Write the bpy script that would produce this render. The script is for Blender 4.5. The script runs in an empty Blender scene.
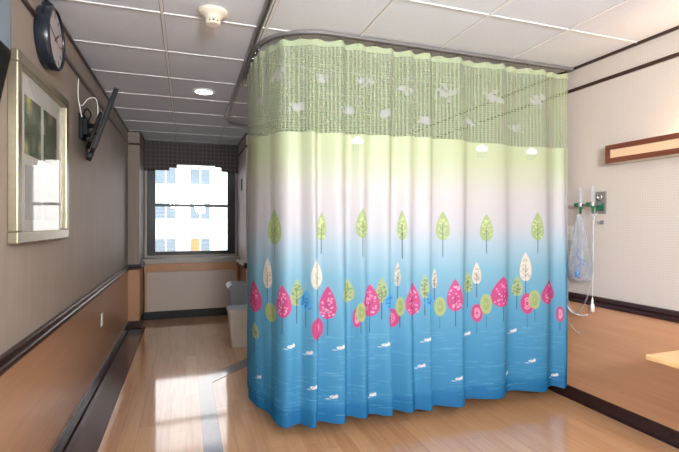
import bpy, bmesh, math, random
import numpy as np
from mathutils import Vector, Matrix
random.seed(5)
rng = np.random.default_rng(7)
SC = bpy.context.scene
C = SC.collection
PI = math.pi

# ------------------------------------------------------------------ helpers
def lin(r, g, b):
    def f(c):
        c /= 255.0
        return c / 12.92 if c <= 0.04045 else ((c + 0.055) / 1.055) ** 2.4
    return (f(r), f(g), f(b), 1.0)

def wloc(o):
    v = Vector(o.location)
    while o.parent is not None: o = o.parent; v = v + o.location
    return v

class MB:
    """collects shapes in one bmesh; build() links them as one mesh object"""
    def __init__(self):
        self.bm = bmesh.new(); self.mi = 0; self.sm = False
    def _fin(self, faces):
        for f in faces:
            f.material_index = self.mi; f.smooth = self.sm
    def box(self, x0, x1, y0, y1, z0, z1, bev=0.0, seg=2, mat=None):
        b = bmesh.new()
        bmesh.ops.create_cube(b, size=1)
        for v in b.verts:
            v.co = Vector((x0 if v.co.x < 0 else x1, y0 if v.co.y < 0 else y1, z0 if v.co.z < 0 else z1))
        if bev > 0:
            bmesh.ops.bevel(b, geom=b.edges[:], offset=bev, segments=seg, affect='EDGES', profile=0.6)
        self._merge(b, mat); return self
    def _merge(self, b, mat=None):
        if mat is not None: b.transform(mat)
        mp = {}
        for v in b.verts: mp[v] = self.bm.verts.new(v.co)
        fs = []
        for f in b.faces:
            try:
                nf = self.bm.faces.new([mp[v] for v in f.verts]); fs.append(nf)
            except ValueError: pass
        self._fin(fs); b.free()
    def prism(self, pts, axis, a0, a1, bev=0.0):
        """polygon pts extruded along axis between a0 and a1; pts are in the two other axes' order"""
        b = bmesh.new()
        def mk(p, a):
            if axis == 'x': return (a, p[0], p[1])
            if axis == 'y': return (p[0], a, p[1])
            return (p[0], p[1], a)
        v0 = [b.verts.new(mk(p, a0)) for p in pts]; v1 = [b.verts.new(mk(p, a1)) for p in pts]
        n = len(pts)
        b.faces.new(v0); b.faces.new(v1[::-1])
        for i in range(n): b.faces.new((v0[i], v1[i], v1[(i + 1) % n], v0[(i + 1) % n]))
        bmesh.ops.recalc_face_normals(b, faces=b.faces[:])
        if bev > 0: bmesh.ops.bevel(b, geom=b.edges[:], offset=bev, segments=2, affect='EDGES')
        self._merge(b); return self
    def lathe(self, prof, center=(0, 0, 0), n=32, mat=None, cap=True):
        """prof: list of (radius, height)"""
        b = bmesh.new(); rings = []
        for r, h in prof:
            rings.append([b.verts.new((r * math.cos(2 * PI * k / n), r * math.sin(2 * PI * k / n), h)) for k in range(n)])
        for a, c in zip(rings, rings[1:]):
            for k in range(n): b.faces.new((a[k], a[(k + 1) % n], c[(k + 1) % n], c[k]))
        if cap:
            b.faces.new(rings[0][::-1]); b.faces.new(rings[-1])
        bmesh.ops.recalc_face_normals(b, faces=b.faces[:])
        m = Matrix.Translation(center) @ (mat if mat is not None else Matrix.Identity(4))
        self._merge(b, m); return self
    def tube(self, pts, r, n=8, closed=False):
        pts = [Vector(p) for p in pts]
        b = bmesh.new(); rings = []
        up = None
        for i, p in enumerate(pts):
            t = (pts[min(i + 1, len(pts) - 1)] - pts[max(i - 1, 0)])
            if t.length < 1e-9: t = Vector((0, 0, 1))
            t.normalize()
            if up is None:
                up = Vector((0, 0, 1)) if abs(t.z) < 0.9 else Vector((1, 0, 0))
            s = t.cross(up); 
            if s.length < 1e-6: s = t.cross(Vector((0, 1, 0)))
            s.normalize(); up = s.cross(t).normalized()
            rr = r[i] if isinstance(r, (list, tuple)) else r
            rings.append([b.verts.new(p + (s * math.cos(2 * PI * k / n) + up * math.sin(2 * PI * k / n)) * rr) for k in range(n)])
        for a, c in zip(rings, rings[1:]):
            for k in range(n): b.faces.new((a[k], a[(k + 1) % n], c[(k + 1) % n], c[k]))
        b.faces.new(rings[0][::-1]); b.faces.new(rings[-1])
        bmesh.ops.recalc_face_normals(b, faces=b.faces[:])
        self._merge(b); return self
    def quad(self, *p):
        f = self.bm.faces.new([self.bm.verts.new(q) for q in p]); self._fin([f]); return self
    def build(self, name, mats, parent=None, loc=None):
        me = bpy.data.meshes.new(name)
        if loc is not None:
            self.bm.transform(Matrix.Translation(-Vector(loc)))
        self.bm.to_mesh(me); self.bm.free()
        for m in (mats if isinstance(mats, (list, tuple)) else [mats]): me.materials.append(m)
        o = bpy.data.objects.new(name, me); C.objects.link(o)
        if parent is not None:
            o.parent = parent
            o.location = (Vector(loc) if loc is not None else Vector((0, 0, 0))) - wloc(parent)
        elif loc is not None: o.location = loc
        return o

def smooth_path(ctrl, n=10):
    """Catmull-Rom through control points"""
    P = [Vector(p) for p in ctrl]; P = [P[0] * 2 - P[1]] + P + [P[-1] * 2 - P[-2]]
    out = []
    for i in range(1, len(P) - 2):
        for k in range(n):
            t = k / n
            a, b, c, d = P[i - 1], P[i], P[i + 1], P[i + 2]
            out.append(0.5 * (2 * b + (c - a) * t + (2 * a - 5 * b + 4 * c - d) * t * t + (3 * b - a - 3 * c + d) * t ** 3))
    out.append(P[-2]); return out

def thing(name, label, cat, loc, group=None):
    o = bpy.data.objects.new(name, None); C.objects.link(o); o.location = loc
    o.empty_display_size = 0.1
    o['label'] = label; o['category'] = cat
    if group: o['group'] = group
    return o
def tag(o, label, cat, group=None):
    o['label'] = label; o['category'] = cat
    if group: o['group'] = group
    return o
def struct(o, label=None):
    o['kind'] = 'structure'
    if label: o['label'] = label
    return o

# ------------------------------------------------------------------ materials
class NT:
    def __init__(self, name):
        self.m = bpy.data.materials.new(name); self.m.use_nodes = True
        self.t = self.m.node_tree; self.t.nodes.clear()
        self.out = self.n('ShaderNodeOutputMaterial')
    def n(self, typ, **kw):
        nd = self.t.nodes.new(typ)
        for k, v in kw.items(): setattr(nd, k, v)
        return nd
    def l(self, a, b): self.t.links.new(a, b)
    def val(self, sock, v):
        if isinstance(v, bpy.types.NodeSocket): self.l(v, sock)
        else: sock.default_value = v
    def math(self, op, a, b=0.0, c=None, clamp=False):
        nd = self.n('ShaderNodeMath', operation=op, use_clamp=clamp)
        self.val(nd.inputs[0], a); self.val(nd.inputs[1], b)
        if c is not None: self.val(nd.inputs[2], c)
        return nd.outputs[0]
    def mix(self, f, a, b, blend='MIX'):
        nd = self.n('ShaderNodeMix', data_type='RGBA', blend_type=blend)
        self.val(nd.inputs[0], f); self.val(nd.inputs[6], a); self.val(nd.inputs[7], b)
        return nd.outputs[2]
    def noise(self, vec, scale, detail=3.0, rough=0.5):
        nd = self.n('ShaderNodeTexNoise'); nd.inputs['Scale'].default_value = scale
        nd.inputs['Detail'].default_value = detail; nd.inputs['Roughness'].default_value = rough
        if vec is not None: self.l(vec, nd.inputs['Vector'])
        return nd.outputs['Fac']
    def pos(self):
        return self.n('ShaderNodeNewGeometry').outputs['Position']
    def obj(self): return self.n('ShaderNodeTexCoord').outputs['Object']
    def mapping(self, vec, scale=(1, 1, 1), loc=(0, 0, 0)):
        nd = self.n('ShaderNodeMapping'); self.l(vec, nd.inputs['Vector'])
        nd.inputs['Scale'].default_value = scale; nd.inputs['Location'].default_value = loc
        return nd.outputs[0]
    def sep(self, vec):
        nd = self.n('ShaderNodeSeparateXYZ'); self.l(vec, nd.inputs[0]); return nd.outputs
    def ramp(self, fac, stops):
        nd = self.n('ShaderNodeValToRGB'); self.l(fac, nd.inputs[0])
        e = nd.color_ramp.elements
        while len(e) < len(stops): e.new(0.5)
        for i, (p, c) in enumerate(stops): e[i].position = p; e[i].color = c
        return nd.outputs[0]
    def pbsdf(self, color, rough=0.5, metal=0.0, spec=0.5, **kw):
        p = self.n('ShaderNodeBsdfPrincipled')
        self.val(p.inputs['Base Color'], color); self.val(p.inputs['Roughness'], rough)
        self.val(p.inputs['Metallic'], metal); self.val(p.inputs['Specular IOR Level'], spec)
        for k, v in kw.items(): self.val(p.inputs[k.replace('_', ' ')], v)
        self.l(p.outputs[0], self.out.inputs[0]); self.p = p
        return p
    def bump(self, h, strength=0.2, dist=0.002):
        b = self.n('ShaderNodeBump'); b.inputs['Strength'].default_value = strength
        b.inputs['Distance'].default_value = dist
        self.l(h, b.inputs['Height']); self.l(b.outputs[0], self.p.inputs['Normal'])

def plain(name, col, rough=0.5, metal=0.0, spec=0.5, var=0.06, scale=14, **kw):
    t = NT(name)
    f = t.noise(t.obj(), scale, 3)
    dark = tuple(c * (1 - var * 1.5) for c in col[:3]) + (1,)
    lite = tuple(min(1, c * (1 + var)) for c in col[:3]) + (1,)
    t.pbsdf(t.mix(f, dark, lite), rough, metal, spec, **kw)
    return t.m

def wood(name, col, grain_axis, rough=0.35, contrast=0.12, fine=60, spec=0.5, coat=0.0):
    t = NT(name)
    sc = [fine, fine, fine]; sc['xyz'.index(grain_axis)] = fine * 0.035
    g = t.noise(t.mapping(t.pos(), tuple(sc)), 1.0, 4, 0.6)
    sc2 = [5, 5, 5]; sc2['xyz'.index(grain_axis)] = 0.5
    g2 = t.noise(t.mapping(t.pos(), tuple(sc2)), 1.0, 2)
    f = t.math('ADD', t.math('MULTIPLY', g, 0.6), t.math('MULTIPLY', g2, 0.4))
    d = tuple(c * (1 - contrast * 2) for c in col[:3]) + (1,)
    l = tuple(min(1, c * (1 + contrast * 1.6)) for c in col[:3]) + (1,)
    t.pbsdf(t.ramp(f, [(0.3, d), (0.7, l)]), rough, 0, spec, Coat_Weight=coat, Coat_Roughness=0.12)
    return t.m

def wallpaper(name, a, b, kind):
    t = NT(name)
    s = t.sep(t.pos())
    big = t.noise(t.pos(), 2.2, 2)
    if kind == 'weave':                        # small woven diamonds
        u = t.math('SINE', t.math('MULTIPLY', t.math('ADD', s[1], s[2]), 2 * PI / 0.034))
        v = t.math('SINE', t.math('MULTIPLY', t.math('SUBTRACT', s[1], s[2]), 2 * PI / 0.034))
        w = t.math('MULTIPLY_ADD', t.math('MULTIPLY', u, v), 0.5, 0.5)
        f = t.math('MULTIPLY_ADD', w, 0.75, t.math('MULTIPLY', big, 0.25))
    else:                                      # vertical silk streaks
        st = t.noise(t.mapping(t.pos(), (40, 40, 1.2)), 1.0, 3, 0.6)
        f = t.math('MULTIPLY_ADD', st, 0.6, t.math('MULTIPLY', big, 0.4)); w = st
    t.pbsdf(t.ramp(f, [(0.25, a), (0.75, b)]), 0.62, 0, 0.35)
    t.bump(w, 0.25, 0.001)
    return t.m

def emit(name, col, strength):
    t = NT(name)
    e = t.n('ShaderNodeEmission'); e.inputs[0].default_value = col; e.inputs[1].default_value = strength
    t.l(e.outputs[0], t.out.inputs[0]); return t.m

M = {}
M['dark_trim'] = wood('dark_stained_trim', lin(50, 27, 24), 'y', 0.28, 0.15, 50)
M['dark_base'] = plain('dark_vinyl_base', lin(46, 27, 26), 0.22, var=0.1)
M['dark_border'] = plain('dark_floor_border', lin(62, 36, 36), 0.16, var=0.08)
M['panel_tan'] = wood('tan_wood_panel', lin(196, 147, 110), 'y', 0.3, 0.06, 40)
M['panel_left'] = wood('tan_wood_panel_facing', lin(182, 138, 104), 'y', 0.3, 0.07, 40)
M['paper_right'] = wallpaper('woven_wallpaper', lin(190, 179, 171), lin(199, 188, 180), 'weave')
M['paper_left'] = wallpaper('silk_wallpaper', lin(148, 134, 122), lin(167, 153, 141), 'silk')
M['black_frame'] = plain('black_aluminium', lin(20, 19, 20), 0.35, var=0.1)
M['black_plastic'] = plain('black_plastic', lin(15, 15, 17), 0.5, spec=.25, var=0.1)
M['clock_case'] = plain('navy_black_case', lin(30, 36, 46), 0.25, var=0.08)
M['white_plastic'] = plain('white_plastic', lin(226, 222, 214), 0.35)
M['cream_plastic'] = plain('cream_plastic', lin(222, 214, 196), 0.4)
M['chrome'] = plain('brushed_metal', lin(190, 190, 192), 0.25, metal=1.0)
M['track_metal'] = plain('anodised_track', lin(150, 148, 146), 0.35, metal=0.6)
M['silver_frame'] = plain('silver_gilt_frame', lin(156, 146, 124), 0.35, metal=0.7, var=0.12, scale=30)
M['mat_board'] = plain('mat_board', lin(214, 212, 205), 0.8, var=0.02)
M['radiator_beige'] = plain('beige_enamel', lin(196, 182, 168), 0.4, var=0.03)
M['sill_stone'] = plain('pale_stone', lin(176, 166, 156), 0.35, var=0.12, scale=40)
M['bin_beige'] = plain('beige_bin_plastic', lin(206, 196, 182), 0.4, var=0.04)
M['bin_grey'] = plain('grey_bin_plastic', lin(150, 154, 160), 0.4, var=0.05)
M['red_wood'] = wood('reddish_walnut', lin(104, 52, 36), 'y', 0.3, 0.12, 60)
M['maple'] = wood('maple_laminate', lin(216, 176, 124), 'x', 0.35, 0.07, 40)
M['steel_grey'] = plain('grey_powder_coat', lin(120, 118, 116), 0.4)
M['green_plastic'] = plain('green_fitting', lin(24, 96, 66), 0.35)
M['blue_plastic'] = plain('blue_fitting', lin(70, 130, 205), 0.4)
M['rubber'] = plain('dark_rubber', lin(30, 30, 30), 0.6)
M['white_cord'] = plain('white_cord', lin(225, 222, 214), 0.5)
M['red_dot'] = plain('red_lever', lin(150, 60, 66), 0.4)

# ceiling tile
t = NT('acoustic_tile')
n1 = t.noise(t.pos(), 55, 4, 0.7); n2 = t.noise(t.pos(), 1.4, 2)
t.pbsdf(t.mix(n1, lin(204, 209, 219), lin(223, 228, 236)), 0.85, 0, 0.2); t.bump(n1, 0.35, 0.002)
M['tile'] = t.m
M['tbar'] = plain('white_tee_bar', lin(222, 222, 223), 0.5, var=0.02)
M['tile_shade'] = plain('tile_edge_painted_shade', lin(150, 148, 148), 0.8, var=0.02)  # shade line beside the tee bars, painted as grey strips

# floor: narrow planks running away from the camera, satin varnish
t = NT('plank_floor')
s = t.sep(t.pos())
W = 0.1
col_id = t.math('FLOOR', t.math('DIVIDE', s[0], W))
wn = t.n('ShaderNodeTexWhiteNoise', noise_dimensions='1D'); t.l(col_id, wn.inputs['W'])
yoff = t.math('MULTIPLY_ADD', wn.outputs['Value'], 1.1, s[1])
row_id = t.math('FLOOR', t.math('DIVIDE', yoff, 1.1))
cmb = t.n('ShaderNodeCombineXYZ'); t.l(col_id, cmb.inputs[0]); t.l(row_id, cmb.inputs[1])
wn2 = t.n('ShaderNodeTexWhiteNoise', noise_dimensions='2D'); t.l(cmb.outputs[0], wn2.inputs['Vector'])
fx = t.math('ABSOLUTE', t.math('SUBTRACT', t.math('FRACT', t.math('DIVIDE', s[0], W)), 0.5))
seam = t.math('GREATER_THAN', fx, 0.488)
fy = t.math('ABSOLUTE', t.math('SUBTRACT', t.math('FRACT', t.math('DIVIDE', yoff, 1.1)), 0.5))
seam2 = t.math('GREATER_THAN', fy, 0.4985)
grain = t.noise(t.mapping(t.pos(), (42, 2.0, 1)), 1.0, 4, 0.6)
f = t.math('ADD', t.math('MULTIPLY', grain, 0.72), t.math('MULTIPLY', wn2.outputs['Value'], 0.28))
base = t.ramp(f, [(0.25, lin(186, 132, 88)), (0.5, lin(208, 157, 112)), (0.8, lin(221, 174, 130))])
sm = t.math('MULTIPLY', t.math('MAXIMUM', seam, seam2), 0.35)
t.pbsdf(t.mix(sm, base, lin(120, 78, 50)), t.math('MULTIPLY_ADD', grain, 0.08, 0.3), 0, 0.5, Coat_Weight=1.0, Coat_Roughness=0.07, Coat_IOR=2.2)
rough = t.noise(t.mapping(t.pos(), (9, 2.5, 1)), 1.0, 2)
t.bump(t.math('SUBTRACT', t.math('MULTIPLY', rough, 0.6), t.math('MULTIPLY', seam, 0.4)), 0.05, 0.002)
t.l(t.p.inputs['Normal'].links[0].from_socket, t.p.inputs['Coat Normal'])
M['floor'] = t.m
t = NT('slate_inlay')
g = t.noise(t.pos(), 30, 3)
t.pbsdf(t.mix(g, lin(84, 84, 96), lin(104, 104, 116)), 0.3, 0, 0.5, Coat_Weight=1.0, Coat_Roughness=0.07, Coat_IOR=2.2); M['inlay'] = t.m

# glass
t = NT('window_glass'); tr = t.n('ShaderNodeBsdfTransparent'); gl = t.n('ShaderNodeBsdfGlossy')
gl.inputs['Roughness'].default_value = 0.02
fr = t.n('ShaderNodeFresnel'); fr.inputs[0].default_value = 1.45
bk = t.n('ShaderNodeNewGeometry').outputs['Backfacing']
mx = t.n('ShaderNodeMixShader'); t.l(t.math('MULTIPLY', fr.outputs[0], t.math('SUBTRACT', 1.0, bk)), mx.inputs[0]); t.l(tr.outputs[0], mx.inputs[1]); t.l(gl.outputs[0], mx.inputs[2])
t.l(mx.outputs[0], t.out.inputs[0]); M['glass'] = t.m
t = NT('clear_plastic'); tr = t.n('ShaderNodeBsdfTransparent'); tr.inputs[0].default_value = (0.93, 0.95, 0.97, 1)
gl = t.n('ShaderNodeBsdfPrincipled'); gl.inputs['Base Color'].default_value = lin(214, 218, 226); gl.inputs['Roughness'].default_value = 0.12
lw = t.n('ShaderNodeLayerWeight'); lw.inputs[0].default_value = 0.35
nz = t.noise(t.obj(), 40, 3)
fac = t.math('ADD', t.math('MULTIPLY', lw.outputs['Facing'], 0.55), t.math('MULTIPLY', nz, 0.28), clamp=True)
mx = t.n('ShaderNodeMixShader'); t.l(fac, mx.inputs[0]); t.l(tr.outputs[0], mx.inputs[1]); t.l(gl.outputs[0], mx.inputs[2])
t.l(mx.outputs[0], t.out.inputs[0]); M['clear'] = t.m
# screen, base colour lightened to imitate light reflected from the ceiling
t = NT('screen_painted_reflection'); t.pbsdf(lin(122, 138, 150), 0.06, 0, 0.8); M['screen'] = t.m

# valance: dark grey fabric with a small check
t = NT('checked_valance'); s = t.sep(t.pos())
cx = t.math('GREATER_THAN', t.math('FRACT', t.math('DIVIDE', s[0], 0.06)), 0.82)
cz = t.math('GREATER_THAN', t.math('FRACT', t.math('DIVIDE', s[2], 0.06)), 0.82)
k = t.math('MULTIPLY', t.math('MAXIMUM', cx, cz), 0.55)
t.pbsdf(t.mix(k, lin(84, 78, 78), lin(128, 120, 118)), 0.9, 0, 0.15); M['valance'] = t.m
M['blind'] = plain('white_blind_slat', lin(232, 232, 230), 0.5, var=0.02)

# ------------------------------------------------------------------ room shell
XL, XR, H = -0.72, 2.87, 2.6
YB, YC, YW = -1.9, 6.36, 7.15         # rear wall, column faces, window wall
AX0, AX1 = -0.58, 0.77                # window alcove
YP = 6.05                             # face of the wall block to the right of the alcove
RT, RB = 0.843, 0.774                 # chair rail

b = MB(); b.box(XL - .1, XR + .1, YB - .1, YW + .3, -0.08, 0.0)
fl = struct(b.build('floor', M['floor']), 'glossy honey-coloured plank floor')
b = MB(); b.box(XL, -0.505, YB, YC, 0.0, 0.003)
b.box(XL, AX0 + .02, YC, YC + .002, 0.0, 0.003)
struct(b.build('trim_1', M['dark_border']), 'dark brown floor border along the left wall')
# slate inlay: runs towards the window, then bends to the right
b = MB(); b.mi = 0
b.prism([(0.10, YB), (0.215, YB), (0.215, 3.98), (0.10, 4.09)], 'z', 0.0, 0.003)
b.prism([(0.10, 4.09), (0.215, 3.98), (1.5, 5.265), (1.5, 5.49)], 'z', 0.0, 0.003)
struct(b.build('trim_2', M['inlay']), 'grey inlaid strip across the plank floor')

# ceiling with its grid
b = MB(); b.box(XL - .1, XR + .1, YB - .1, YW + .3, H, H + 0.08)
xs = [XR - .6 * k for k in range(1, 6)]; ys = [2.14 + .6 * k for k in range(-6, 9)]
b.mi = 1
for x in xs: b.box(x - .008, x + .008, YB, YW, H - .006, H)
for y in ys: b.box(XL, XR, y - .006, y + .006, H - .0055, H)
b.mi = 2
for x in xs:
    for sgn in (-1, 1): b.box(x + sgn * .010 - .002, x + sgn * .010 + .002, YB, YW, H - .001, H)
for y in ys: b.box(XL, XR, y + .006, y + .010, H - .001, H)
struct(b.build('ceiling', [M['tile'], M['tbar'], M['tile_shade']]), 'white acoustic tile ceiling in a grid')

def wall_x(name, x, sgn, y0, y1, paper, panel, label, thick=0.1):
    """wall in the plane X = x; sgn = direction it faces"""
    b = MB(); xa, xb = (x - sgn * thick, x) if sgn > 0 else (x, x - sgn * thick)
    b.mi = 0; b.box(xa, xb, y0, y1, RB, H)
    b.mi = 1; b.box(xa, xb, y0, y1, 0, RB)
    return struct(b.build(name, [paper, panel]), label)
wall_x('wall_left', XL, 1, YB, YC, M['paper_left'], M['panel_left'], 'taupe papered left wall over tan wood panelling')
wall_x('wall_right', XR, -1, YB, YP, M['paper_right'], M['panel_tan'], 'cream woven-paper right wall over tan wood panelling')
b = MB(); b.mi = 0; b.box(XL - .1, XR + .1, YB - .1, YB, RB, H); b.mi = 1; b.box(XL - .1, XR + .1, YB - .1, YB, 0, RB)
struct(b.build('wall_rear', [M['paper_right'], M['panel_tan']]), 'papered wall behind the viewer')
# column left of the window and block to the right of the window
b = MB(); b.mi = 0; b.box(XL - .1, AX0, YC, YW + .3, RB, H); b.mi = 1; b.box(XL - .1, AX0, YC, YW + .3, 0, RB)
struct(b.build('wall_column', [M['paper_left'], M['panel_tan']]), 'narrow wall return left of the window')
b = MB(); b.mi = 0; b.box(AX1, XR + .1, YP, YW + .3, RB, H); b.mi = 1; b.box(AX1, XR + .1, YP, YW + .3, 0, RB)
struct(b.build('wall_block', [M['paper_right'], M['panel_tan']]), 'wall return right of the window')
# window wall with the opening
WX0, WX1, WZ0, WZ1 = -0.55, 0.735, 0.90, 2.36
b = MB()
b.box(AX0, WX0, YW, YW + .3, 0, H); b.box(WX1, AX1, YW, YW + .3, 0, H)
b.box(WX0, WX1, YW, YW + .3, 0, WZ0); b.box(WX0, WX1, YW, YW + .3, WZ1, H)
struct(b.build('wall_window', M['paper_right']), 'wall around the window')

# rails, crown lines and baseboards
def rail_x(b, x, sgn, y0, y1):
    p = [(0, RB), (.022, RB), (.03, RB + .012), (.03, RB + .03), (.022, RB + .036), (.03, RB + .045), (.026, RT - .004), (.02, RT), (0, RT)]
    b.prism([(x + sgn * u, z) for u, z in p], 'y', y0, y1)
def rail_y(b, y, x0, x1):
    p = [(0, RB), (.022, RB), (.03, RB + .012), (.03, RB + .03), (.022, RB + .036), (.03, RB + .045), (.026, RT - .004), (.02, RT), (0, RT)]
    b.prism([(y - u, z) for u, z in p], 'x', x0, x1)
b = MB(); rail_x(b, XL, 1, YB, YC); rail_y(b, YC, XL, AX0 + .03); rail_x(b, AX0, 1, YC, 6.84)
struct(b.build('trim_3', M['dark_trim']), 'dark chair rail along the left wall')
b = MB(); rail_x(b, XR, -1, YB, YP); rail_y(b, YP, AX1 - .03, XR); rail_x(b, AX1, -1, YP, 6.84)
struct(b.build('trim_4', M['dark_trim']), 'dark chair rail along the right wall')
def crown_x(b, x, sgn, y0, y1):
    for z0, z1, d in ((H - .02, H, .016), (2.412, 2.438, .012)):
        xa, xb = sorted((x, x + sgn * d)); b.box(xa, xb, y0, y1, z0, z1, .003)
def crown_y(b, y, x0, x1):
    for z0, z1, d in ((H - .02, H, .016), (2.412, 2.438, .012)): b.box(x0, x1, y - d, y, z0, z1, .003)
b = MB(); crown_x(b, XL, 1, YB, YC); crown_y(b, YC, XL, AX0 + .012); crown_x(b, AX0, 1, YC, 7.0)
struct(b.build('trim_5', M['dark_trim']), 'two thin dark mouldings near the ceiling on the left')
b = MB(); crown_x(b, XR, -1, YB, YP); crown_y(b, YP, AX1 - .012, XR); crown_x(b, AX1, -1, YP, 7.0)
struct(b.build('trim_6', M['dark_trim']), 'two thin dark mouldings near the ceiling on the right')
b = MB(); b.prism([(XL, 0), (XL + .03, 0), (XL + .018, .02), (XL + .014, .095), (XL, .1)], 'y', YB, YC)
b.prism([(YC, 0), (YC - .03, 0), (YC - .018, .02), (YC - .014, .095), (YC, .1)], 'x', XL, AX0 + .014)
b.box(AX0, AX0 + .014, YC, 6.84, 0, .1)
struct(b.build('baseboard_left', M['dark_base']), 'dark baseboard on the left wall')
b = MB(); b.prism([(XR, 0), (XR - .02, 0), (XR - .014, .02), (XR - .012, .096), (XR, .1)], 'y', YB, YP)
b.box(AX1 - .014, XR, YP - .014, YP, 0, .1); b.box(AX1 - .014, AX1, YP, 6.84, 0, .1)
struct(b.build('baseboard_right', M['dark_base']), 'dark baseboard on the right wall')

# window: sash frame, meeting rail, glass
b = MB(); y0, y1 = YW + .02, YW + .10
b.box(WX0, WX0 + .115, y0, y1, WZ0, WZ1, .004); b.box(WX1 - .115, WX1, y0, y1, WZ0, WZ1, .004)
b.box(WX0 + .115, WX1 - .115, y0, y1, WZ0, WZ0 + .055, .004); b.box(WX0 + .115, WX1 - .115, y0, y1, WZ1 - .08, WZ1, .004)
b.box(WX0 + .115, WX1 - .115, y0 + .01, y1 - .01, 1.635, 1.675, .004)
wf = struct(b.build('window_1', M['black_frame']), 'black framed sash window')
b = MB(); b.box(WX0 + .115, WX1 - .115, YW + .055, YW + .061, WZ0 + .055, 1.635); b.box(WX0 + .115, WX1 - .115, YW + .055, YW + .061, 1.675, WZ1 - .08)
b.build('glass', M['glass'], wf)
b = MB(); b.box(AX0, AX1, 6.83, YW + .02, .80, .87, .006)
struct(b.build('trim_7', M['sill_stone']), 'pale stone window sill')

# blind behind the sash
bl = thing('window_blind', 'white slatted blind drawn down over the black framed window', 'blind', (0.09, YW + .16, WZ0))
b = MB()
z = WZ0 + .03
while z < WZ1 - .07:
    b.prism([(YW + .145, z - .0015), (YW + .170, z + .0012), (YW + .170, z + .0018), (YW + .145, z - .0005)], 'x', WX0 + .02, WX1 - .02)
    z += .021
b.build('slats', M['blind'], bl)
b = MB(); b.box(WX0 + .02, WX1 - .02, YW + .14, YW + .175, WZ1 - .06, WZ1 - .02, .003); b.build('head_rail', M['blind'], bl)
b = MB(); b.box(WX0 + .02, WX1 - .02, YW + .145, YW + .17, WZ0 + .005, WZ0 + .02, .003); b.build('bottom_rail', M['blind'], bl)
for x in (-.3, .09, .48):
    b = MB(); b.tube([(x, YW + .1575, WZ0 + .01), (x, YW + .1575, WZ1 - .03)], .0012, 6); b.build('cord', M['white_cord'], bl)

# valance with stepped lower edge and returns
b = MB()
pts = [(AX0 + .005, 2.59), (AX0 + .005, 2.165), (-.235, 2.165), (-.235, 2.205), (-.125, 2.205), (-.125, 2.255), (.10, 2.272), (.42, 2.268), (.42, 2.235), (.51, 2.235), (.51, 2.175), (AX1 - .005, 2.165), (AX1 - .005, 2.59)]
b.prism(pts, 'y', 7.0, 7.02)
b.box(AX0 + .005, AX0 + .02, 7.02, YW, 2.165, 2.59); b.box(AX1 - .02, AX1 - .005, 7.02, YW, 2.165, 2.59)
tag(b.build('window_valance', M['valance']), 'dark grey checked valance with stepped lower edge above the window', 'valance')

# radiator cabinet under the window
rc = thing('radiator_cover', 'long beige radiator cover with wood top strip under the window', 'radiator cover', (0.09, 6.9, 0))
b = MB(); b.box(AX0 + .02, AX1 - .02, 6.86, 7.14, .11, .69, .004); b.build('body', M['panel_tan'], rc)
b = MB(); b.box(AX0 + .05, AX1 - .05, 6.845, 6.86, .115, .68, .006); b.build('front_panel', M['radiator_beige'], rc)
b = MB(); b.box(AX0 + .015, AX1 - .015, 6.84, 7.14, .69, .798, .004); b.build('top_strip', M['panel_tan'], rc)
b = MB(); b.box(AX0 + .015, AX1 - .015, 6.84, 7.14, 0.0, .11, .003); b.build('plinth', M['rubber'], rc)

# small fittings on the wall return right of the window
b = MB(); b.box(AX1 - .012, AX1, 6.5, 6.58, 1.86, 2.03, .004)
tag(b.build('wall_plate', M['rubber']), 'small dark wall plate right of the window valance', 'wall plate')
d = thing('wall_dispenser', 'small white dispenser on the wall right of the radiator', 'dispenser', (AX1 - .03, 6.2, .84))
b = MB(); b.prism([(AX1, .79), (AX1 - .04, .80), (AX1 - .12, .86), (AX1 - .11, .885), (AX1, .87)], 'y', 6.14, 6.24, .006); b.build('body', M['white_plastic'], d)
b = MB(); b.tube([(AX1 - .10, 6.19, .86), (AX1 - .11, 6.19, .80)], .008); b.build('spout', M['rubber'], d)

# ------------------------------------------------------------------ building across the street
YF = 36.0
bd = thing('apartment_building', 'pale apartment building seen through the window blind', 'building', (0, YF, -8))
b = MB(); b.box(-16, 16, YF, YF + 8, -8, 16)
tt = NT('pale_brick'); br = tt.n('ShaderNodeTexBrick')
mp = tt.n('ShaderNodeMapping'); mp.inputs['Rotation'].default_value = (PI / 2, 0, 0)
tt.l(tt.pos(), mp.inputs[0]); tt.l(mp.outputs[0], br.inputs['Vector'])
br.inputs['Color1'].default_value = lin(222, 217, 214); br.inputs['Color2'].default_value = lin(212, 204, 198); br.inputs['Mortar'].default_value = lin(222, 214, 206)
br.inputs['Scale'].default_value = 2.0
tt.pbsdf(br.outputs['Color'], 0.8); M['brick'] = tt.m
b.build('facade', M['brick'], bd)
M['far_pane'] = plain('far_pane', lin(80, 93, 102), 0.4, var=0.15, scale=1.0)
M['far_frame'] = plain('far_frame', lin(206, 200, 194), 0.6)
M['far_orange'] = plain('orange_blind', lin(190, 92, 40), 0.7)
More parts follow.
